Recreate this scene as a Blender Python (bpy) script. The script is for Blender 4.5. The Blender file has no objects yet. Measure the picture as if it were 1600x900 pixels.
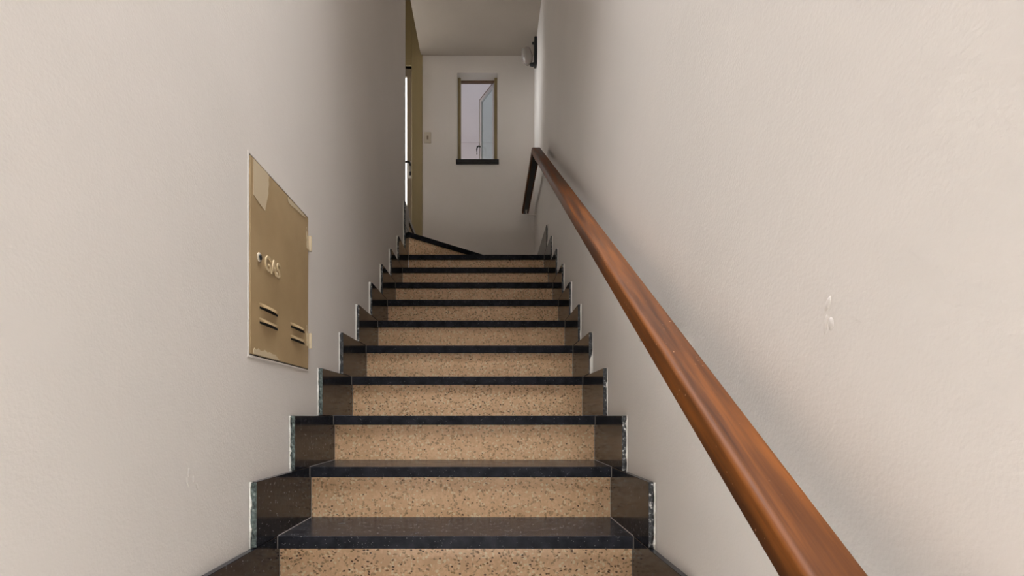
import bpy, bmesh, math, random
from mathutils import Vector, Matrix

random.seed(7)
C = bpy.context.scene.collection
SC = bpy.context.scene

# ------------------------------------------------------------------ camera
EYE = 1.57                       # eye height above the entrance floor
cam = bpy.data.cameras.new('camera')
cam.sensor_width = 36.0
cam.lens = 36.0 * 810 / 1600     # 810 px focal length on a 1600 px wide frame
cam.shift_x = (800 - 764) / 1600
cam.shift_y = (651 - 450) / 1600
cam.clip_start = 0.02
cam_o = bpy.data.objects.new('camera', cam)
cam_o.location = (0, 0, EYE)
cam_o.rotation_euler = (math.pi / 2, 0, 0)
C.objects.link(cam_o)
SC.camera = cam_o

# ------------------------------------------------------------------ world, lights, exposure
w = bpy.data.worlds.new('sky')
SC.world = w
w.use_nodes = True
w.node_tree.nodes['Background'].inputs[0].default_value = (0.93, 0.95, 1.0, 1)
w.node_tree.nodes['Background'].inputs[1].default_value = 0.5


def area(name, loc, rot, sx, sy, power, col, spread=180):
    l = bpy.data.lights.new(name, 'AREA')
    l.shape = 'RECTANGLE'
    l.size, l.size_y = sx, sy
    l.energy = power
    l.color = col
    l.spread = math.radians(spread)
    o = bpy.data.objects.new(name, l)
    o.location = loc
    o.rotation_euler = rot
    C.objects.link(o)
    return o


# daylight through the street door behind the camera, and through the window of the upper hall
# (high in the street outside; it falls through the door on the pale entrance floor and bounces up the stairs)
area('street_daylight', (-0.10, -3.0, 4.0), (math.atan2(2.1, 4.0), 0, 0), 1.0, 1.0, 490, (0.90, 0.955, 1.0), 60)
# added top light over the foot of the stairs, from a made-up skylight
area('added_top_light', (-0.10, 0.75, 5.80), (0, 0, 0), 0.95, 1.7, 46, (0.95, 0.97, 1.0), 62)
area('hall_window_daylight', (-2.15, 4.66, 4.42), (0, -math.pi / 2, 0), 0.9, 0.42, 1.5, (0.92, 0.96, 1.0), 28)
area('hall_door_daylight', (-1.15, 5.6, 4.1), (-math.pi / 2, 0, 0), 0.9, 1.7, 22, (1.0, 0.95, 0.88), 120)
SC.view_settings.view_transform = 'Standard'
SC.view_settings.look = 'None'
SC.view_settings.gamma = 1
SC.view_settings.use_curve_mapping = False
SC.view_settings.exposure = 0.0

# ------------------------------------------------------------------ dimensions
D = 0.27                         # going of one step
K = 1 / 3000.0
H = 524.5 * K                    # rise of one step
XL, XR = -1887 * K, 1305 * K     # faces of the side walls
SKL, SKR = -1835 * K, 1255 * K   # inner faces of the skirting slabs
YB = 18.4 * D                    # end wall
YE = 14.45 * D                   # where the left wall ends
ZC = EYE + 10378 * K             # stair ceiling
NOSE_T = 0.036
def SY(i): return D * (5.55 + i - 1)
def SZ(i): return EYE - 1038 * K + H * (i - 1)


# ------------------------------------------------------------------ mesh helpers
def box(bm, x0, x1, y0, y1, z0, z1, bev=0.0, seg=1, mi=0):
    r = bmesh.ops.create_cube(bm, size=1)
    M = Matrix.Translation(((x0 + x1) / 2, (y0 + y1) / 2, (z0 + z1) / 2)) @ \
        Matrix.Diagonal((abs(x1 - x0), abs(y1 - y0), abs(z1 - z0), 1))
    bmesh.ops.transform(bm, matrix=M, verts=r['verts'])
    fs = {f for v in r['verts'] for f in v.link_faces}
    for f in fs: f.material_index = mi
    if bev:
        es = list({e for v in r['verts'] for e in v.link_edges})
        bmesh.ops.bevel(bm, geom=es, offset=bev, segments=seg, affect='EDGES', profile=0.5)


def prism(bm, pts, z0, z1, bev=0.0, seg=1):
    """pts: plan outline (x, y), anticlockwise; extruded from z0 to z1."""
    lo = [bm.verts.new((x, y, z0)) for x, y in pts]
    hi = [bm.verts.new((x, y, z1)) for x, y in pts]
    n = len(pts)
    fs = [bm.faces.new(list(reversed(lo))), bm.faces.new(hi)]
    for k in range(n):
        fs.append(bm.faces.new((lo[k], lo[(k + 1) % n], hi[(k + 1) % n], hi[k])))
    if bev:
        es = list({e for f in fs for e in f.edges})
        bmesh.ops.bevel(bm, geom=es, offset=bev, segments=seg, affect='EDGES', profile=0.5)


def tube(bm, pts, r, n=10, cap=True):
    rings = []
    for k, p in enumerate(pts):
        p = Vector(p)
        a = Vector(pts[max(k - 1, 0)]); b = Vector(pts[min(k + 1, len(pts) - 1)])
        t = (b - a).normalized()
        u = t.cross(Vector((0, 0, 1)))
        if u.length < 1e-3: u = t.cross(Vector((1, 0, 0)))
        u.normalize(); v = t.cross(u)
        rr = r[k] if isinstance(r, (list, tuple)) else r
        rings.append([bm.verts.new(p + u * rr * math.cos(2 * math.pi * j / n) + v * rr * math.sin(2 * math.pi * j / n)) for j in range(n)])
    for A, B in zip(rings, rings[1:]):
        for j in range(n):
            bm.faces.new((A[j], A[(j + 1) % n], B[(j + 1) % n], B[j]))
    if cap:
        bm.faces.new(list(reversed(rings[0]))); bm.faces.new(rings[-1])


def lathe(bm, centre, axis, prof, n=24):
    """prof: (distance along axis, radius)"""
    axis = Vector(axis).normalized()
    u = axis.cross(Vector((0, 0, 1)))
    if u.length < 1e-3: u = axis.cross(Vector((0, 1, 0)))
    u.normalize(); v = axis.cross(u)
    c = Vector(centre)
    rings = [[bm.verts.new(c + axis * h + (u * math.cos(2 * math.pi * j / n) + v * math.sin(2 * math.pi * j / n)) * max(r, 1e-5)) for j in range(n)] for h, r in prof]
    for A, B in zip(rings, rings[1:]):
        for j in range(n):
            bm.faces.new((A[j], A[(j + 1) % n], B[(j + 1) % n], B[j]))
    bm.faces.new(list(reversed(rings[0]))); bm.faces.new(rings[-1])


def edge_faces(bm, n):
    bm.normal_update()
    for f in bm.faces:
        if f.normal.dot(n) > 0.5: f.material_index = 1


def plate(bm, pts, x0, x1):
    """outline in (y, z) given as a polygon, extruded in x from x0 to x1"""
    a = [bm.verts.new((x0, y, z)) for y, z in pts]
    b = [bm.verts.new((x1, y, z)) for y, z in pts]
    n = len(pts)
    bm.faces.new(a); bm.faces.new(list(reversed(b)))
    for k in range(n):
        bm.faces.new((a[k], b[k], b[(k + 1) % n], a[(k + 1) % n]))


def root_loc(o):
    while o.parent: o = o.parent
    return o.location


def obj(name, bm, m, parent=None, smooth=False, base=None, **props):
    bmesh.ops.recalc_face_normals(bm, faces=bm.faces)
    org = Vector(root_loc(parent)) if parent else (Vector(base) if base else Vector((0, 0, 0)))
    bmesh.ops.translate(bm, verts=bm.verts, vec=-org)
    me = bpy.data.meshes.new(name)
    bm.to_mesh(me); bm.free()
    for mm in (m if isinstance(m, (list, tuple)) else [m]): me.materials.append(mm)
    if smooth:
        for p in me.polygons: p.use_smooth = True
        try: me.set_sharp_from_angle(angle=math.radians(40))
        except Exception: pass
    o = bpy.data.objects.new(name, me)
    C.objects.link(o)
    if parent: o.parent = parent
    elif base: o.location = org
    for k, v in props.items(): o[k] = v
    return o


def empty(name, loc, **props):
    o = bpy.data.objects.new(name, None)
    o.location = loc
    o.empty_display_size = 0.1
    C.objects.link(o)
    for k, v in props.items(): o[k] = v
    return o


def boxes(*bs):
    bm = bmesh.new()
    for b in bs: box(bm, *b)
    return bm


# ------------------------------------------------------------------ materials
def lin(r, g, b):
    f = lambda c: ((c / 255 + 0.055) / 1.055) ** 2.4 if c > 10 else c / 255 / 12.92
    return (f(r), f(g), f(b), 1)


def mat(name, col, rough=0.5, metal=0.0, spec=0.5):
    m = bpy.data.materials.new(name)
    m.use_nodes = True
    b = m.node_tree.nodes['Principled BSDF']
    b.inputs['Base Color'].default_value = col
    b.inputs['Roughness'].default_value = rough
    b.inputs['Metallic'].default_value = metal
    b.inputs['Specular IOR Level'].default_value = spec
    return m


class N:
    def __init__(s, m):
        s.t = m.node_tree; s.b = s.t.nodes['Principled BSDF']
        s.co = s.t.nodes.new('ShaderNodeTexCoord').outputs['Object']
    def node(s, kind, **kw):
        n = s.t.nodes.new(kind)
        for k, v in kw.items():
            if k in n.inputs: s.put(n.inputs[k], v)
            else: setattr(n, k, v)
        return n
    def put(s, i, v):
        if isinstance(v, bpy.types.NodeSocket): s.t.links.new(v, i)
        else: i.default_value = v
    def mapping(s, scale, src=None):
        n = s.t.nodes.new('ShaderNodeMapping'); n.inputs['Scale'].default_value = scale
        s.t.links.new(src or s.co, n.inputs['Vector']); return n.outputs[0]
    def noise(s, scale, detail=3, vec=None, rough=0.5):
        n = s.node('ShaderNodeTexNoise', Scale=scale, Detail=detail, Roughness=rough); s.put(n.inputs['Vector'], vec or s.co); return n.outputs['Fac']
    def voro(s, scale, vec=None, out='Distance', feature='F1'):
        n = s.t.nodes.new('ShaderNodeTexVoronoi'); n.feature = feature; n.inputs['Scale'].default_value = scale
        s.put(n.inputs['Vector'], vec or s.co); return n.outputs[out]
    def ramp(s, fac, stops, interp='LINEAR'):
        n = s.t.nodes.new('ShaderNodeValToRGB'); cr = n.color_ramp; cr.interpolation = interp
        while len(cr.elements) < len(stops): cr.elements.new(0.5)
        for e, (p, c) in zip(cr.elements, stops):
            e.position = p; e.color = c if len(c) == 4 else (*c, 1)
        s.put(n.inputs[0], fac); return n.outputs[0]
    def mix(s, fac, a, b):
        n = s.t.nodes.new('ShaderNodeMix'); n.data_type = 'RGBA'
        s.put(n.inputs[0], fac); s.put(n.inputs[6], a); s.put(n.inputs[7], b); return n.outputs[2]
    def math(s, op, a, b=0.0):
        n = s.t.nodes.new('ShaderNodeMath'); n.operation = op; s.put(n.inputs[0], a); s.put(n.inputs[1], b); return n.outputs[0]
    def color(s, v): s.put(s.b.inputs['Base Color'], v)
    def rough(s, v): s.put(s.b.inputs['Roughness'], v)
    def bump(s, h, strength, dist):
        n = s.node('ShaderNodeBump', Strength=strength, Distance=dist, Height=h)
        s.t.links.new(n.outputs[0], s.b.inputs['Normal'])


def wall_paint(name, c1, c2, rough=0.6, strength=0.17):
    m = mat(name, c1, rough, spec=0.35); n = N(m)
    n.color(n.ramp(n.noise(2.2, 4), [(0.35, c1), (0.65, c2)]))
    fine = n.noise(170, 3); lump = n.noise(38, 3); big = n.noise(5, 2)
    h = n.math('ADD', n.math('MULTIPLY', fine, 0.5), n.math('ADD', n.math('MULTIPLY', lump, 0.5), n.math('MULTIPLY', big, 1.2)))
    n.bump(h, strength, 0.006)
    return m


M_wall = wall_paint('wall_paint', (0.715, 0.665, 0.615, 1), (0.74, 0.685, 0.635, 1))
M_ceil = wall_paint('shaded_ceiling_paint', (0.45, 0.395, 0.335, 1), (0.48, 0.425, 0.36, 1), 0.8, 0.15)  # same paint as the walls, darkened: the ceiling's shade is in the colour
M_out = wall_paint('outside_render', (0.78, 0.72, 0.76, 1), (0.82, 0.76, 0.80, 1), 0.8, 0.2)
M_plaster = wall_paint('white_filler', (0.80, 0.77, 0.70, 1), (0.86, 0.83, 0.78, 1), 0.8, 0.8)
M_olive = mat('olive_paint', lin(132, 113, 70), 0.45); n_ = N(M_olive)
n_.color(n_.ramp(n_.noise(9, 4, n_.mapping((1, 1, 0.15))), [(0.3, lin(142, 125, 86)), (0.7, lin(158, 140, 100))]))
M_leaf = mat('door_paint', lin(142, 126, 104), 0.45)
M_brown = mat('brown_wood_frame', lin(112, 84, 66), 0.5)

# black granite: near black, fine pale flecks, polished
M_granite = mat('black_granite', (0.012, 0.012, 0.014, 1), 0.12, spec=0.32); n_ = N(M_granite)
fl = n_.ramp(n_.voro(130), [(0.13, (1, 1, 1)), (0.22, (0, 0, 0))])
rare = n_.ramp(n_.noise(60, 2), [(0.54, (0, 0, 0)), (0.60, (1, 1, 1))])
mask = n_.math('MULTIPLY', fl, rare)
basec = n_.ramp(n_.noise(60, 5), [(0.35, (0.007, 0.007, 0.009)), (0.7, (0.028, 0.028, 0.032))])
n_.color(n_.mix(mask, basec, (0.22, 0.22, 0.22, 1)))
n_.rough(n_.ramp(n_.noise(14, 4), [(0.3, (0.11, 0.11, 0.11)), (0.75, (0.17, 0.17, 0.17))]))

M_tread = M_granite.copy(); M_tread.name = 'black_granite_tread'
M_tread.node_tree.nodes['Principled BSDF'].inputs['Specular IOR Level'].default_value = 0.10
for n__ in M_tread.node_tree.nodes:
    if n__.type == 'VALTORGB' and n__.outputs[0].links and n__.outputs[0].links[0].to_socket.name == 'Roughness':
        n__.color_ramp.elements[0].color = (0.2, 0.2, 0.2, 1); n__.color_ramp.elements[1].color = (0.28, 0.28, 0.28, 1)
M_edge = mat('honed_granite_edge', (0.012, 0.012, 0.014, 1), 0.4, spec=0.10); n_ = N(M_edge)
fl = n_.ramp(n_.voro(150), [(0.10, (1, 1, 1)), (0.22, (0, 0, 0))])
rare = n_.ramp(n_.noise(70, 2), [(0.50, (0, 0, 0)), (0.60, (1, 1, 1))])
n_.color(n_.mix(n_.math('MULTIPLY', fl, rare), n_.ramp(n_.noise(30, 5), [(0.35, (0.008, 0.008, 0.011)), (0.7, (0.026, 0.026, 0.032))]), (0.25, 0.25, 0.25, 1)))

# rough sawn end of the slabs, weathered grey green with filler smears
M_broken = mat('rough_granite_end', (0.05, 0.06, 0.055, 1), 0.75); n_ = N(M_broken)
n_.color(n_.ramp(n_.noise(90, 5, None, 0.7), [(0.30, (0.012, 0.014, 0.014)), (0.5, (0.085, 0.11, 0.10)), (0.62, (0.16, 0.19, 0.175)), (0.72, (0.60, 0.58, 0.54))]))
n_.bump(n_.noise(160, 4), 0.9, 0.004)
M_broken_dark = mat('rough_granite_end_dark', (0.03, 0.03, 0.03, 1), 0.6); n_ = N(M_broken_dark)
n_.color(n_.ramp(n_.noise(80, 5, None, 0.7), [(0.35, (0.010, 0.010, 0.011)), (0.54, (0.05, 0.052, 0.054)), (0.60, (0.16, 0.16, 0.16)), (0.64, (0.62, 0.60, 0.56))]))
n_.bump(n_.noise(160, 4), 0.9, 0.004)
M_grout = mat('grey_grout', (0.22, 0.19, 0.16, 1), 0.8)

# tan terrazzo with brown, ochre and white chips
M_terr = mat('tan_terrazzo', (0.6, 0.42, 0.27, 1), 0.32); n_ = N(M_terr)
warp = n_.node('ShaderNodeTexNoise', Scale=45, Detail=2)
n_.put(warp.inputs['Vector'], n_.co)
vm = n_.t.nodes.new('ShaderNodeVectorMath'); vm.operation = 'MULTIPLY_ADD'
n_.put(vm.inputs[0], warp.outputs['Color']); vm.inputs[1].default_value = (0.012, 0.012, 0.012); n_.put(vm.inputs[2], n_.co)
wv = vm.outputs[0]
ground = n_.ramp(n_.noise(11, 5), [(0.3, (0.78, 0.49, 0.265)), (0.7, (0.94, 0.63, 0.37))])
cellc = n_.voro(125, wv, 'Color')
sep = n_.t.nodes.new('ShaderNodeSeparateColor'); n_.put(sep.inputs[0], cellc)
small = n_.ramp(sep.outputs[0], [(0.0, (0.38, 0.22, 0.11)), (0.13, (0.80, 0.52, 0.285)), (0.5, (0.91, 0.615, 0.37)), (0.76, (0.96, 0.82, 0.58)), (0.92, (0.50, 0.29, 0.15))], 'CONSTANT')
edge = n_.ramp(n_.voro(125, wv, 'Distance', 'DISTANCE_TO_EDGE'), [(0.04, (0, 0, 0)), (0.14, (1, 1, 1))])
c1 = n_.mix(n_.math('MULTIPLY', edge, 0.75), ground, small)
bigv = n_.mapping((1.0, 1.0, 1.55), wv)
sep2 = n_.t.nodes.new('ShaderNodeSeparateColor'); n_.put(sep2.inputs[0], n_.voro(84, bigv, 'Color'))
pick = n_.ramp(sep2.outputs[1], [(0.80, (0, 0, 0)), (0.805, (1, 1, 1))])
inside = n_.ramp(n_.voro(84, bigv, 'Distance'), [(0.26, (1, 1, 1)), (0.36, (0, 0, 0))])
dark = n_.ramp(sep2.outputs[2], [(0.0, (0.12, 0.055, 0.022)), (0.4, (0.25, 0.12, 0.045)), (0.75, (0.42, 0.23, 0.09))], 'CONSTANT')
n_.color(n_.mix(n_.math('MULTIPLY', pick, inside), c1, dark))
n_.bump(n_.noise(120, 2), 0.06, 0.002)

# varnished handrail wood
M_wood = mat('varnished_wood', lin(132, 78, 44), 0.5, spec=0.15); n_ = N(M_wood)
rot = n_.t.nodes.new('ShaderNodeMapping')
rot.inputs['Rotation'].default_value = (-math.atan2(H, D), 0, 0)
n_.t.links.new(n_.co, rot.inputs['Vector'])
al = rot.outputs[0]
grain = n_.noise(5, 5, n_.mapping((9, 0.45, 7), al), 0.55)
fineg = n_.noise(30, 4, n_.mapping((9, 0.35, 7), al), 0.6)
broad = n_.noise(2.6, 3, n_.mapping((3, 0.8, 3), al), 0.5)
wc = n_.ramp(grain, [(0.28, lin(54, 28, 13)), (0.48, lin(94, 53, 23)), (0.72, lin(128, 74, 30))])
wc1 = n_.mix(n_.math('MULTIPLY', n_.ramp(broad, [(0.5, (0, 0, 0)), (0.72, (1, 1, 1))]), 0.5), wc, lin(80, 52, 36))
wc2 = n_.mix(n_.math('MULTIPLY', n_.ramp(fineg, [(0.52, (0, 0, 0)), (0.78, (1, 1, 1))]), 0.4), wc1, lin(52, 29, 18))
chips = n_.ramp(n_.voro(70), [(0.07, (1, 1, 1)), (0.13, (0, 0, 0))])
n_.color(n_.mix(n_.math('MULTIPLY', chips, n_.ramp(n_.noise(16, 2), [(0.50, (0, 0, 0)), (0.60, (0.8, 0.8, 0.8))])), wc2, lin(180, 140, 108)))
n_.rough(n_.ramp(grain, [(0.3, (0.42, 0.42, 0.42)), (0.7, (0.60, 0.60, 0.60))]))

M_panel = mat('khaki_enamel', lin(150, 126, 90), 0.45); n_ = N(M_panel)
n_.color(n_.ramp(n_.noise(7, 5), [(0.3, lin(163, 138, 101)), (0.7, lin(176, 151, 113))]))
n_.bump(n_.noise(9, 2), 0.15, 0.006)
M_patch = mat('paler_older_paint', lin(198, 180, 150), 0.6)
M_letter = mat('letter_highlight', lin(196, 174, 138), 0.5)  # letters share the panel paint; their edge highlights are put into this paler colour
M_dark = mat('dark_gap', (0.006, 0.006, 0.006, 1), 0.8)
M_steel = mat('worn_steel', (0.45, 0.42, 0.38, 1), 0.35, 0.8)
M_black = mat('black_metal', (0.010, 0.010, 0.011, 1), 0.4, 0.0)
M_bracket = mat('cream_bracket_paint', (0.55, 0.49, 0.42, 1), 0.4)
M_plastic = mat('ivory_plastic', lin(196, 184, 166), 0.35)
M_white = mat('white_window_paint', lin(214, 208, 210), 0.4)
M_opal = mat('opal_glass', (0.27, 0.235, 0.205, 1), 0.25)
M_opal.node_tree.nodes['Principled BSDF'].inputs['Subsurface Weight'].default_value = 0.15
M_floor = mat('entrance_floor', (0.7, 0.6, 0.5, 1), 0.5); n_ = N(M_floor)
n_.color(n_.ramp(n_.noise(60, 4), [(0.35, (0.64, 0.615, 0.585)), (0.65, (0.74, 0.715, 0.685))]))


def glass(name, col, rough, clear):
    m = bpy.data.materials.new(name); m.use_nodes = True
    t = m.node_tree; t.nodes.remove(t.nodes['Principled BSDF'])
    out = t.nodes['Material Output']
    g = t.nodes.new('ShaderNodeBsdfGlossy'); g.inputs['Roughness'].default_value = 0.05
    if clear: b = t.nodes.new('ShaderNodeBsdfTransparent')
    else: b = t.nodes.new('ShaderNodeBsdfTranslucent')
    b.inputs['Color'].default_value = col
    mx = t.nodes.new('ShaderNodeMixShader'); mx.inputs[0].default_value = 0.07
    t.links.new(b.outputs[0], mx.inputs[1]); t.links.new(g.outputs[0], mx.inputs[2])
    t.links.new(mx.outputs[0], out.inputs['Surface'])
    return m


M_glass = glass('clear_glass', (0.86, 0.93, 0.92, 1), 0, True)
M_frost = glass('frosted_glass', (0.98, 0.98, 0.98, 1), 0.5, False)

# ------------------------------------------------------------------ the setting
S = dict(kind='structure')
Z12 = SZ(12)
ZH = EYE + 4.06                  # ceiling of the upper hall
XH = -2.0
wall_left = obj('wall_left', boxes((XL - 0.16, XL, -1.6, YE, 0, ZC)), M_wall, **S)
wall_right = obj('wall_right', boxes((XR, XR + 0.16, -1.6, YB + 0.16, 0, ZC)), M_wall, **S)
obj('floor', boxes((XL - 0.16, XR + 0.16, -1.6, SY(-5) + 0.01, -0.12, 0)), M_floor, **S)
TOP_OPENING = (XL + 0.05, XR - 0.05, -0.1, 1.6)      # unseen ceiling opening, added for the top light
obj('ceiling', boxes((XL - 0.023, XR + 0.16, TOP_OPENING[3], YB + 0.16, ZC, ZH + 0.12), (XL - 0.023, XR + 0.16, -1.7, TOP_OPENING[2], ZC, ZH + 0.12),
                     (XL - 0.023, TOP_OPENING[0], TOP_OPENING[2], TOP_OPENING[3], ZC, ZH + 0.12), (TOP_OPENING[1], XR + 0.16, TOP_OPENING[2], TOP_OPENING[3], ZC, ZH + 0.12)), M_ceil, **S)
# street end with the door opening behind the camera
obj('wall_front', boxes((XL - 0.16, -0.56, -1.7, -1.6, 0, ZC), (0.36, XR + 0.16, -1.7, -1.6, 0, ZC), (-0.56, 0.36, -1.7, -1.6, 2.15, ZC)), M_wall, **S)
# end wall with the window opening
WX0, WX1 = -49.5 * 18.4 * K, 13.5 * 18.4 * K
WZ0, WZ1 = EYE + 400 * 18.4 * K, EYE + 537 * 18.4 * K
JX = -104 * 18.4 * K
wall_back = obj('wall_back', boxes((JX, WX0, YB, YB + 0.14, Z12 - 1.6, ZC), (WX1, XR, YB, YB + 0.14, Z12 - 1.6, ZC),
                       (WX0, WX1, YB, YB + 0.14, Z12 - 1.6, WZ0), (WX0, WX1, YB, YB + 0.14, WZ1, ZC)), M_wall, **S)
# upper hall to the left of the landing
obj('wall_hall_near', boxes((XH - 0.1, XL - 0.16, YE - 0.14, YE, Z12 - 0.15, ZH)), M_wall, **S)
HW = (4.40, 4.92, Z12 + 0.80, Z12 + 1.75)
obj('wall_hall_left', boxes((XH - 0.1, XH, YE, HW[0], Z12, ZH), (XH - 0.1, XH, HW[1], YB + 0.14, Z12, ZH),
                            (XH - 0.1, XH, HW[0], HW[1], Z12, HW[2]), (XH - 0.1, XH, HW[0], HW[1], HW[3], ZH)), M_wall, **S)
DX0 = -1.62
obj('wall_hall_back', boxes((XH, DX0, YB, YB + 0.14, Z12, ZH)), M_wall, **S)
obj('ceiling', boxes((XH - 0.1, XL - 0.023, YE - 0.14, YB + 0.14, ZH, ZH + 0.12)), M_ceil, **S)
hall_floor = obj('floor', boxes((XH - 0.1, XL - 0.32, YE, YB + 0.14, Z12 - 0.15, Z12)), M_granite, **S)

# glazed door of the hall: deep olive frame up to the ceiling, pale leaf with a frosted pane
LX1 = -121 * 18.4 * K                    # right edge of the leaf
LZ1 = EYE + 546 * 18.4 * K
door = empty('door_1', (LX1, YB, Z12), **S)
bm = bmesh.new()
box(bm, LX1 + 0.003, JX, YB - 0.012, YB + 0.14, Z12 - 0.15, ZH, 0.003)
box(bm, DX0, DX0 + 0.10, YB - 0.012, YB + 0.14, Z12 - 0.15, ZH, 0.003)
obj('door_frame', bm, M_olive, door)
bm = bmesh.new()
box(bm, DX0 + 0.10, LX1 + 0.003, YB + 0.004, YB + 0.12, LZ1 + 0.012, ZH)
box(bm, DX0 + 0.10, LX1 + 0.003, YB - 0.008, YB + 0.12, LZ1 + 0.012, LZ1 + 0.07, 0.004)
obj('transom_panel', bm, M_olive, door)
GX1 = -128.6 * 18.4 * K
bm = bmesh.new()
y0, y1 = YB + 0.02, YB + 0.06
box(bm, GX1, LX1, y0, y1, Z12 + 0.005, LZ1, 0.003)
box(bm, DX0 + 0.103, DX0 + 0.16, y0, y1, Z12 + 0.005, LZ1, 0.003)
box(bm, DX0 + 0.16, GX1, y0, y1, LZ1 - 0.075, LZ1)
box(bm, DX0 + 0.16, GX1, y0, y1, Z12 + 0.005, Z12 + 0.16)
leaf = obj('door_leaf', bm, M_leaf, door)
obj('pane', boxes((DX0 + 0.16, GX1, YB + 0.036, YB + 0.042, Z12 + 0.16, LZ1 - 0.075)), M_frost, leaf)
hz = EYE + 387 * 18.4 * K
bm = bmesh.new()
box(bm, LX1 - 0.033, LX1 - 0.004, YB + 0.014, YB + 0.021, hz - 0.085, hz + 0.085, 0.002)
obj('lock_plate', bm, M_steel, leaf)
bm = bmesh.new()
tube(bm, [(LX1 - 0.016, YB + 0.02, hz + 0.045), (LX1 - 0.016, YB - 0.04, hz + 0.045), (LX1 - 0.03, YB - 0.05, hz + 0.045), (LX1 - 0.13, YB - 0.05, hz + 0.043)], 0.010, 8)
box(bm, LX1 - 0.024, LX1 - 0.006, YB + 0.006, YB + 0.016, hz - 0.055, hz - 0.02, 0.003)
obj('door_handle', bm, M_black, leaf, True)

# window in the end wall
win = empty('window_1', (0, YB, WZ0), **S)
fw = 0.030
bm = bmesh.new()
ZF = EYE + 522 * 18.83 * K                # underside of the frame head
box(bm, WX0 + 0.004, WX0 + fw, YB + 0.07, YB + 0.138, WZ0, WZ1, 0.002)
box(bm, WX1 - fw, WX1 - 0.002, YB + 0.07, YB + 0.138, WZ0, WZ1, 0.002)
obj('window_frame', bm, M_olive, win)
obj('frame_head', boxes((WX0 + fw, WX1 - fw, YB + 0.115, YB + 0.138, ZF, WZ1)), M_brown, win)
bm = bmesh.new()
box(bm, WX0 - 0.012, WX1 + 0.012, YB - 0.03, YB + 0.13, WZ0 - 0.036, WZ0, 0.002)
obj('window_sill', bm, M_black, win)
# open casement swung outwards on its right-hand hinges
hx, hy = 9.3 * 18.9 * K, YB + 0.125
fx, fy = -13 * 19.9 * K, 19.95 * D
dv = Vector((fx - hx, fy - hy, 0)); L = dv.length; dv.normalize()
nv = Vector((-dv.y, dv.x, 0))
cz0, cz1 = WZ0 + 0.012, EYE + 521 * 18.9 * K
def leaf_pt(s, t, z): return Vector((hx, hy, 0)) + dv * s + nv * t + Vector((0, 0, z))
def leaf_box(bm, s0, s1, z0, z1, t0=-0.012, t1=0.012):
    n0 = len(bm.verts)
    box(bm, s0, s1, t0, t1, z0, z1)
    bm.verts.ensure_lookup_table()
    for v in bm.verts[n0:]:
        v.co = leaf_pt(v.co.x, v.co.y, v.co.z)
bm = bmesh.new()
leaf_box(bm, 0, 0.03, cz0, cz1); leaf_box(bm, L - 0.03, L, cz0, cz1)
leaf_box(bm, 0.03, L - 0.03, cz0, cz0 + 0.03); leaf_box(bm, 0.03, L - 0.03, cz1 - 0.03, cz1)
sash = obj('casement', bm, M_white, win)
bm = bmesh.new(); leaf_box(bm, 0.028, L - 0.028, cz0 + 0.028, cz1 - 0.028, -0.002, 0.002)
obj('pane', bm, M_glass, sash)
bm = bmesh.new()
leaf_box(bm, L + 0.0, L + 0.006, cz0, cz1, -0.014, 0.014)
leaf_box(bm, 0.0, L, cz1, cz1 + 0.008, -0.014, 0.014)
obj('casement_edge', bm, M_brown, sash)
bm = bmesh.new()
hzz = EYE + 424 * 19.7 * K
tube(bm, [leaf_pt(L - 0.015, q, hzz + dz) for q, dz in ((0.0, 0.01), (0.03, 0.012), (0.046, 0.0), (0.052, -0.03), (0.05, -0.075))], [0.008, 0.008, 0.008, 0.007, 0.006], 8)
obj('casement_handle', bm, M_black, sash, True)
# light well wall seen through the window
obj('wall_outside', boxes((-2.4, 2.4, 24 * D, 24 * D + 0.15, 2.0, 7.2)), M_out, **S)
obj('trim_1', boxes((-2.4, 2.4, 24 * D - 0.012, 24 * D + 0.01, EYE + 428 * 24 * K, EYE + 431 * 24 * K)), M_out, **S)

# small scars in the roller-finished plaster
def scar(wall, x, y, z, sx):
    for k in range(4):
        bm = bmesh.new()
        r = bmesh.ops.create_icosphere(bm, subdivisions=2, radius=1)
        M = Matrix.Translation((x, y + random.uniform(-.02, .02), z + random.uniform(-.025, .025))) @ \
            Matrix.Rotation(random.uniform(-.6, .6), 4, 'X') @ Matrix.Diagonal((0.0009, 0.003 + 0.003 * random.random(), 0.008 + 0.006 * random.random(), 1))
        bmesh.ops.transform(bm, matrix=M, verts=bm.verts)
        obj('plaster_scar', bm, M_wall, wall, True)
scar(wall_right, XR, 1305 / 521 * D, EYE + (651 - 485) * (1305 / 521) * K, 1)
scar(wall_left, XL, 1887 / 464 * D, EYE + (651 - 745) * (1887 / 464) * K, 1)

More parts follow.
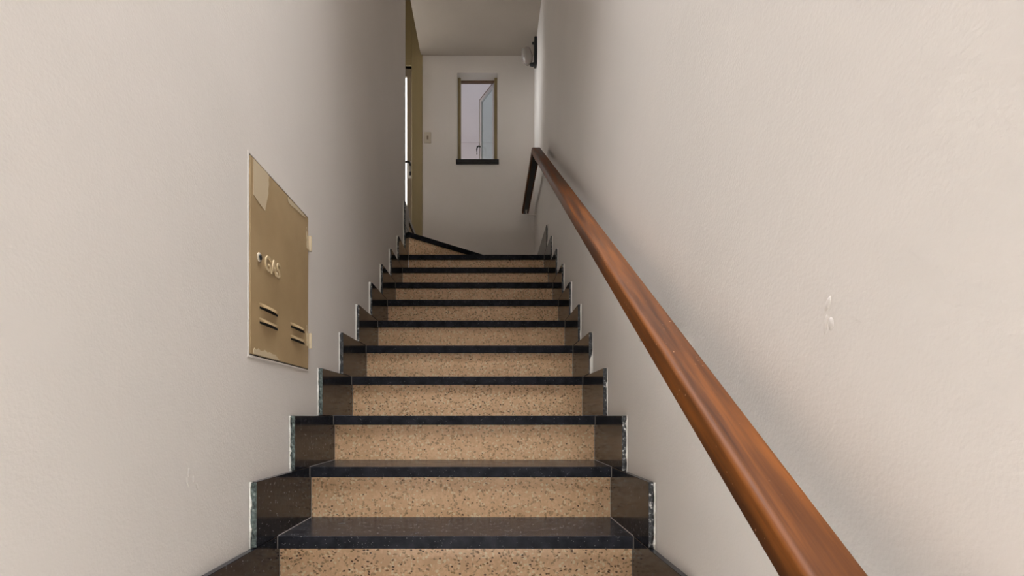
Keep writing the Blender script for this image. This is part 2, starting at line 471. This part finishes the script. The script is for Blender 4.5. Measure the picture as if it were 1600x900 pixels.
# ------------------------------------------------------------------ the staircase
stair = empty('staircase', ((XL + XR) / 2, SY(-5), 0),
              label='narrow straight staircase of black granite treads and tan terrazzo risers between white walls',
              category='staircase')
FIRST = -5
for i in range(FIRST, 11):
    y, z, yn, zn = SY(i), SZ(i), SY(i + 1), SZ(i + 1)
    # tread slab
    bm = bmesh.new()
    if i < 10:
        box(bm, SKL + 0.001, SKR - 0.001, y, yn + 0.03, z - NOSE_T, z, 0.0016, 2)
    else:      # triangular winder, cut off by the diagonal riser
        prism(bm, [(SKL + 0.001, y), (SKR - 0.001, y), (SKR - 0.001, YB - 0.002), (SKL + 0.001, y + 0.04)], z - NOSE_T, z, 0.0016, 2)
    edge_faces(bm, Vector((0, -1, 0)))
    obj('tread', bm, [M_tread, M_edge], stair)
    bm = bmesh.new()
    box(bm, SKL + 0.001, SKR - 0.001, y + 0.016, y + 0.034, max(z - H, 0), z - NOSE_T)
    obj('riser', bm, M_terr, stair)
    # skirting slabs with rough sawn front ends
    for side in (-1, 1):
        xi, xw = (SKL, XL + 0.0015) if side < 0 else (SKR, XR - 0.0015)
        y0 = y - 0.5 * D - (0.006 if side > 0 else 0)
        if i == 10: yend = YB - 0.0015 if side > 0 else YE + 0.06
        else: yend = yn + 0.016
        tops = [(z, zn)]
        if i == 10 and side < 0: tops = [(z, zn), (zn, SZ(12))]
        for zz0, zz1 in tops:
            bm = bmesh.new()
            box(bm, xi, xw, y0, yend, zz0 + 0.0008, zz1 - 0.0008, 0.001)
            sk = obj('skirting_slab', bm, M_granite, stair)
            # rough end: a jagged strip standing just in front of the sawn slab
            bm = bmesh.new()
            nz = 14 if i < 5 else 6
            cols = [xi, xi + (xw - xi) * 0.35, xi + (xw - xi) * 0.72]
            grid = []
            for a in range(nz + 1):
                row = []
                for b, xx in enumerate(cols):
                    jx = random.uniform(-1, 1) * (0.0006 if b == 0 else 0.0022)
                    row.append(bm.verts.new((xx + jx, y0 - (0.0005 if b == 0 else random.uniform(0.001, 0.0055)), zz0 + 0.002 + (zz1 - zz0 - 0.004) * a / nz)))
                grid.append(row)
            back = [[bm.verts.new((v.co.x, y0 + 0.001, v.co.z)) for v in (r[0], r[-1])] for r in grid]
            for a in range(nz):
                for b in range(2):
                    bm.faces.new((grid[a][b], grid[a][b + 1], grid[a + 1][b + 1], grid[a + 1][b]))
                bm.faces.new((grid[a][2], back[a][1], back[a + 1][1], grid[a + 1][2]))
                bm.faces.new((grid[a][0], grid[a + 1][0], back[a + 1][0], back[a][0]))
            obj('rough_end', bm, M_broken if side < 0 and i < 4 else M_broken_dark, sk)
            # ragged filler between the slab end and the wall
            bm = bmesh.new()
            prev = None
            wd = (xw - xi)
            for a in range(nz + 1):
                e = random.uniform(0.74, 0.92) if random.random() > 0.15 else random.uniform(0.5, 0.7)
                if i > 4: e -= 0.2
                if side > 0 and i == 4 and zz0 + (zz1 - zz0) * a / nz < zz0 + 0.07: e = 0.2
                zv = zz0 + (zz1 - zz0) * a / nz
                cur = [bm.verts.new((xi + wd * e, y0 - 0.0052 - random.uniform(0, 0.002), zv)), bm.verts.new((xw, y0 - 0.0085, zv)),
                       bm.verts.new((xi + wd * e, y0, zv)), bm.verts.new((xw, y0, zv))]
                if prev:
                    bm.faces.new((prev[0], prev[1], cur[1], cur[0]))
                    bm.faces.new((prev[0], cur[0], cur[2], prev[2]))
                    bm.faces.new((prev[1], prev[3], cur[3], cur[1]))
                prev = cur
            obj('filler_edge', bm, M_plaster, sk)
    # thin grout joints where the tread meets the skirting
    for xa in (SKL, SKR - 0.0018):
        ye = (yn + 0.016) if i < 10 else y + 0.05
        bm = bmesh.new()
        plate(bm, [(y - 0.0006, z - NOSE_T), (y + 0.003, z - NOSE_T), (y + 0.003, z - 0.003), (ye, z - 0.003), (ye, z + 0.0006), (y - 0.0006, z + 0.0006)], xa, xa + 0.0018)
        obj('grout_joint', bm, M_grout, stair)

# winder 11: diagonal riser from the left wall end to the far right corner
z11 = SZ(11)
A = Vector((SKL + 0.001, SY(10) + 0.004)); B = Vector((XR - 0.004, YB - 0.006))
dg = (B - A).normalized(); nr = Vector((dg.y, -dg.x))        # towards the viewer's right
def off(p, t, s=0): q = p + nr * t + dg * s; return (q.x, q.y)
bm = bmesh.new()
prism(bm, [off(A, 0), off(B, -0.002, -0.03), (XR - 0.02, YB - 0.002), (XL + 0.005, YB - 0.002), (XL + 0.005, SY(10) + 0.01)], z11 - NOSE_T, z11, 0.0012)
edge_faces(bm, Vector((nr.x, nr.y, 0)))
obj('tread', bm, [M_tread, M_edge], stair)
bm = bmesh.new()
prism(bm, [off(A, -0.016, 0.016), off(B, -0.016, -0.03), off(B, -0.03, -0.05), off(A, -0.032, 0.032)], SZ(10), z11 - NOSE_T)
obj('riser', bm, M_terr, stair)
# step 12 up to the hall, turned a quarter to the left
bm = bmesh.new()
box(bm, XL - 0.31, XL, YE + 0.062, YB - 0.014, Z12 - NOSE_T, Z12, 0.0016, 2)
obj('tread', bm, M_granite, hall_floor)
bm = bmesh.new()
box(bm, XL - 0.034, XL - 0.014, YE + 0.062, YB - 0.014, z11, Z12 - NOSE_T)
obj('riser', bm, M_terr, hall_floor)

# ------------------------------------------------------------------ handrail
def rail_z(yd): return EYE - 1466 * K + 524.5 * K * yd
ZL = EYE + 1.978
YK = (ZL - (EYE - 1466 * K)) / (524.5 * K)
rx0, rx1 = 942 * K, 1133 * K
rail = empty('handrail', ((rx0 + rx1) / 2, SY(-4), rail_z(SY(-4) / D) - 0.82),
             label='long varnished brown wooden handrail climbing the right wall, levelling at the top landing',
             category='handrail')
def rprof(t, r, rl, n=5):
    """rounded rectangle in (x, dz), dz measured down from the top"""
    pts = []
    for cx, cz, a0, rr in ((rx1 - r, -r, 0, r), (rx0 + rl, -rl * 0.8, 90, rl), (rx0 + r, -t + r, 180, r), (rx1 - r, -t + r, 270, r)):
        for k in range(n + 1):
            a = math.radians(a0 + 90 * k / n)
            zz = (0.8 if (a0 == 90) else 1.0) * rr * math.sin(a)
            pts.append((cx + rr * math.cos(a), cz + zz))
    return pts
bm = bmesh.new()
stations = []
y_start = -0.2
ys = [y_start + (YK * D - y_start) * k / 28 for k in range(29)]
P1, P2 = rprof(0.052, 0.007, 0.011), rprof(0.045, 0.007, 0.010)
for y in ys: stations.append((y, rail_z(y / D), P1 if y < YK * D - 1e-6 else P2))
for k in range(1, 9): stations.append((YK * D + (YB - 0.03 - YK * D) * k / 8, ZL, P2))
rings = [[bm.verts.new((px, y, z + pz)) for px, pz in P] for y, z, P in stations]
n = len(P1)
for Ra, Rb in zip(rings, rings[1:]):
    for j in range(n): bm.faces.new((Ra[j], Ra[(j + 1) % n], Rb[(j + 1) % n], Rb[j]))
bm.faces.new(rings[0]); bm.faces.new(list(reversed(rings[-1])))
obj('rail', bm, M_wood, rail, True)
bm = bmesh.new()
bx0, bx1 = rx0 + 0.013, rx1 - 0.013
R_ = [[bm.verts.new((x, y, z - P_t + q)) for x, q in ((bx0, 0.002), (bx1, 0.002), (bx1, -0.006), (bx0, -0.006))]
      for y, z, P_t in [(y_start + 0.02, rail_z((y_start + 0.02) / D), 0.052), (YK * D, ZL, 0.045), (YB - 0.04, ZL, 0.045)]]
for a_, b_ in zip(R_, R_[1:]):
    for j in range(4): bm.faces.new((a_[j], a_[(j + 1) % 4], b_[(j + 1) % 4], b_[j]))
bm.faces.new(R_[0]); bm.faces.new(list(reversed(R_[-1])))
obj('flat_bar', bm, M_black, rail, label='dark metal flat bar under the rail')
for yd in (0.6, 4.2, 7.45, 11.2, 14.25, 17.95):
    y = yd * D
    zb = (ZL - 0.045) if yd > YK else rail_z(yd) - 0.052
    xm = (rx0 + rx1) / 2 + 0.004
    bm = bmesh.new()
    tube(bm, [(XR + 0.002, y, zb - 0.045), (XR - 0.03, y, zb - 0.047), (xm + 0.012, y, zb - 0.043), (xm, y, zb - 0.03), (xm, y, zb + 0.004)], 0.0065, 10)
    br = obj('bracket', bm, M_bracket, rail, True)
    bm = bmesh.new(); lathe(bm, (XR, y, zb - 0.045), (-1, 0, 0), [(-0.001, 0.015), (0.004, 0.015), (0.008, 0.010)], 18)
    obj('wall_rose', bm, M_bracket, br, True)
    bm = bmesh.new(); box(bm, xm - 0.012, xm + 0.012, y - 0.03, y + 0.03, zb - 0.006 if yd > YK else zb - 0.025, zb + 0.004, 0.001)
    obj('saddle_plate', bm, M_bracket, br)

# ------------------------------------------------------------------ gas cabinet door in the left wall
def on_left(u, v):
    yd = 1887 / (764 - u)
    return yd * D, EYE + (651 - v) * yd * K
gy0, gz1 = 5.035 * D, EYE + 2062 * K
gy1, gz0 = 6.655 * D, EYE + 497 * K
gas = empty('gas_cabinet_door', (XL, (gy0 + gy1) / 2, gz0),
            label='khaki sheet metal gas cabinet door with peeling paint set in the left wall', category='access panel')
bm = bmesh.new()
f = 0.009
for b in ((gy0 - f, gy0 - 0.003, gz0 - f, gz1 + f), (gy1 + 0.002, gy1 + f, gz0 - f, gz1 + f), (gy0 - 0.003, gy1 + 0.002, gz1 + 0.003, gz1 + f), (gy0 - 0.003, gy1 + 0.002, gz0 - f, gz0 - 0.003)):
    box(bm, XL - 0.004, XL + 0.002, b[0], b[1], b[2], b[3], 0.001)
obj('panel_frame', bm, M_wall, gas, label='wall-coloured painted metal surround')
bm = bmesh.new()
box(bm, XL - 0.003, XL + 0.0006, gy0 - 0.003, gy1 + 0.002, gz0 - 0.003, gz1 + 0.003)
obj('shadow_gap', bm, M_dark, gas)
bm = bmesh.new()
box(bm, XL - 0.002, XL + 0.003, gy0, gy1, gz0, gz1, 0.0012)
obj('door_sheet', bm, M_panel, gas)
xs = XL + 0.003
def img_patch(pts, h=0.0008):
    bm = bmesh.new()
    q = [on_left(u, v) for u, v in pts]
    q = [(min(max(a, gy0 + 0.001), gy1 - 0.001), min(max(b, gz0 + 0.001), gz1 - 0.001)) for a, b in q]
    plate(bm, q, xs - 0.0005, xs + h)
    return bm
obj('paint_patch', img_patch([(394, 247), (400, 254), (408, 262), (417, 269), (418.5, 275), (417.5, 281), (418.3, 288), (417, 296), (417.5, 303), (415.5, 312), (413, 325), (412, 330), (409.5, 326), (406, 321), (401, 314), (397.5, 309), (397, 307), (394, 304)]), M_patch, gas, label='paler flaking paint patch')
obj('paint_patch', img_patch([(447.5, 308), (455, 315), (463, 323), (472, 333), (476, 340), (470, 336), (461, 327), (453, 321), (448.5, 315)]), M_patch, gas, label='paler flaking paint patch')
obj('paint_patch', img_patch([(394, 546), (396, 543.5), (399, 547), (402, 544.5), (405, 548), (409, 549), (412, 547), (416, 551), (420, 550), (424, 553.5), (428, 554), (433, 560.5), (436, 565), (425, 561), (412, 557.5), (400, 554), (394, 552.5)]), M_patch, gas, label='paler flaking paint patch')
# raised letters
cu = bpy.data.curves.new('letters', 'FONT')
cu.body = 'GAS'; cu.size = 0.062; cu.extrude = 0.0012; cu.align_x = 'CENTER'; cu.align_y = 'CENTER'; cu.bevel_depth = 0.0009
tmp = bpy.data.objects.new('letters_tmp', cu); C.objects.link(tmp)
bpy.context.view_layer.update()
me = bpy.data.meshes.new_from_object(tmp.evaluated_get(bpy.context.evaluated_depsgraph_get()))
bpy.data.objects.remove(tmp)
gc = on_left(424, 418.5)
bm = bmesh.new(); bm.from_mesh(me); bpy.data.meshes.remove(me)
for v in bm.verts:
    x, y, z = v.co
    v.co = (xs + z + 0.0008, gc[0] + x * 0.92, gc[1] + y)
obj('lettering', bm, M_letter, gas)
# louvres
for u0, u1, zr in ((403, 433, 0.301), (403, 433, 0.260), (452, 475, 0.288), (452, 475, 0.249)):
    a, b = on_left(u0, 400)[0], on_left(u1, 400)[0]
    zc = EYE + zr
    bm = bmesh.new()
    m_ = 12
    rows = []
    for k in range(m_ + 1):
        s = a + (b - a) * k / m_
        e = min(1.0, 3.2 * min(k, m_ - k) / m_)
        rows.append([bm.verts.new((xs - 0.0002, s, zc + 0.012)), bm.verts.new((xs + 0.003 * e, s, zc + 0.008)), bm.verts.new((xs + 0.0065 * e + 0.0003, s, zc + 0.001)), bm.verts.new((xs + 0.0062 * e, s, zc))])
    for p, q in zip(rows, rows[1:]):
        for j in range(3): bm.faces.new((p[j], p[j + 1], q[j + 1], q[j]))
    lv = obj('louvre', bm, M_panel, gas, True)
    bm = bmesh.new(); box(bm, xs - 0.0004, xs + 0.0006, a + 0.004, b - 0.004, zc - 0.0055, zc + 0.006)
    obj('slot', bm, M_dark, lv)
# hinges
for u, v in ((479.5, 380), (481.5, 533)):
    s, zc = on_left(u, v)
    bm = bmesh.new()
    tube(bm, [(xs + 0.006, gy1 + 0.001, zc - 0.026), (xs + 0.006, gy1 + 0.001, zc + 0.026)], 0.006, 12)
    box(bm, xs, xs + 0.002, gy1 - 0.018, gy1 + 0.002, zc - 0.020, zc + 0.024, 0.0008)
    hg = obj('hinge', bm, M_patch, gas, True)
    bm = bmesh.new()
    tube(bm, [(xs + 0.001, gy1 - 0.02, zc + 0.05), (xs + 0.0015, gy1 - 0.024, zc + 0.03), (xs + 0.0015, gy1 - 0.019, zc + 0.008), (xs + 0.001, gy1 - 0.01, zc + 0.0)], 0.0018, 6)
    obj('weld_bead', bm, M_patch, hg, True)
# lock
s, zc = on_left(403, 402)
bm = bmesh.new(); lathe(bm, (xs, s, zc), (1, 0, 0), [(-0.001, 0.0125), (0.002, 0.0125), (0.004, 0.010), (0.0035, 0.007)], 20)
lk = obj('lock', bm, M_plastic, gas, True)
bm = bmesh.new(); lathe(bm, (xs + 0.0034, s, zc), (1, 0, 0), [(0, 0.0078), (0.0022, 0.0072), (0.003, 0.002)], 16)
obj('lock_barrel', bm, M_black, lk, True)

# ------------------------------------------------------------------ light switch on the end wall
sx0, sx1 = -101 * 18.4 * K, -90.5 * 18.4 * K
sz0, sz1 = EYE + 427 * 18.4 * K, EYE + 444 * 18.4 * K
sw = empty('light_switch', ((sx0 + sx1) / 2, YB, sz0), label='small ivory light switch on the end wall beside the olive door frame', category='light switch')
bm = bmesh.new(); box(bm, sx0, sx1, YB - 0.009, YB + 0.002, sz0, sz1, 0.003, 2)
obj('switch_plate', bm, M_plastic, sw, True)
bm = bmesh.new(); xm, zm = (sx0 + sx1) / 2, (sz0 + sz1) / 2
box(bm, xm - 0.008, xm + 0.008, YB - 0.013, YB - 0.006, zm - 0.018, zm + 0.018, 0.002)
obj('rocker', bm, M_leaf, sw)

# ------------------------------------------------------------------ wall lamp high in the corner
ly = 17.45 * D
lz0, lz1 = EYE + 546 * 17.45 * K, EYE + 592 * 17.45 * K
lamp = empty('wall_lamp', (XR, ly, lz0), label='black wall lamp with pale glass shade high on the right wall near the ceiling', category='wall lamp')
bm = bmesh.new(); box(bm, XR - 0.026, XR + 0.002, ly - 0.035, ly + 0.035, lz0 + 0.01, lz1 - 0.008, 0.006, 2)
obj('back_plate', bm, M_black, lamp, True)
bm = bmesh.new()
tube(bm, [(XR - 0.02, ly, lz1 - 0.05), (XR - 0.045, ly, lz1 - 0.05)], [0.012, 0.010], 12)
tube(bm, [(XR - 0.02, ly, lz0 + 0.03), (XR - 0.04, ly, lz0 + 0.022), (XR - 0.062, ly, lz0 + 0.026)], [0.016, 0.018, 0.014], 12)
obj('arm', bm, M_black, lamp, True)
bm = bmesh.new()
lathe(bm, (XR - 0.075, ly, lz0 + 0.024), (-0.18, 0, 1), [(0, 0.014), (0.006, 0.026), (0.03, 0.042), (0.065, 0.05), (0.10, 0.047), (0.135, 0.04), (0.135, 0.037), (0.10, 0.043)], 28)
obj('shade', bm, M_opal, lamp, True)
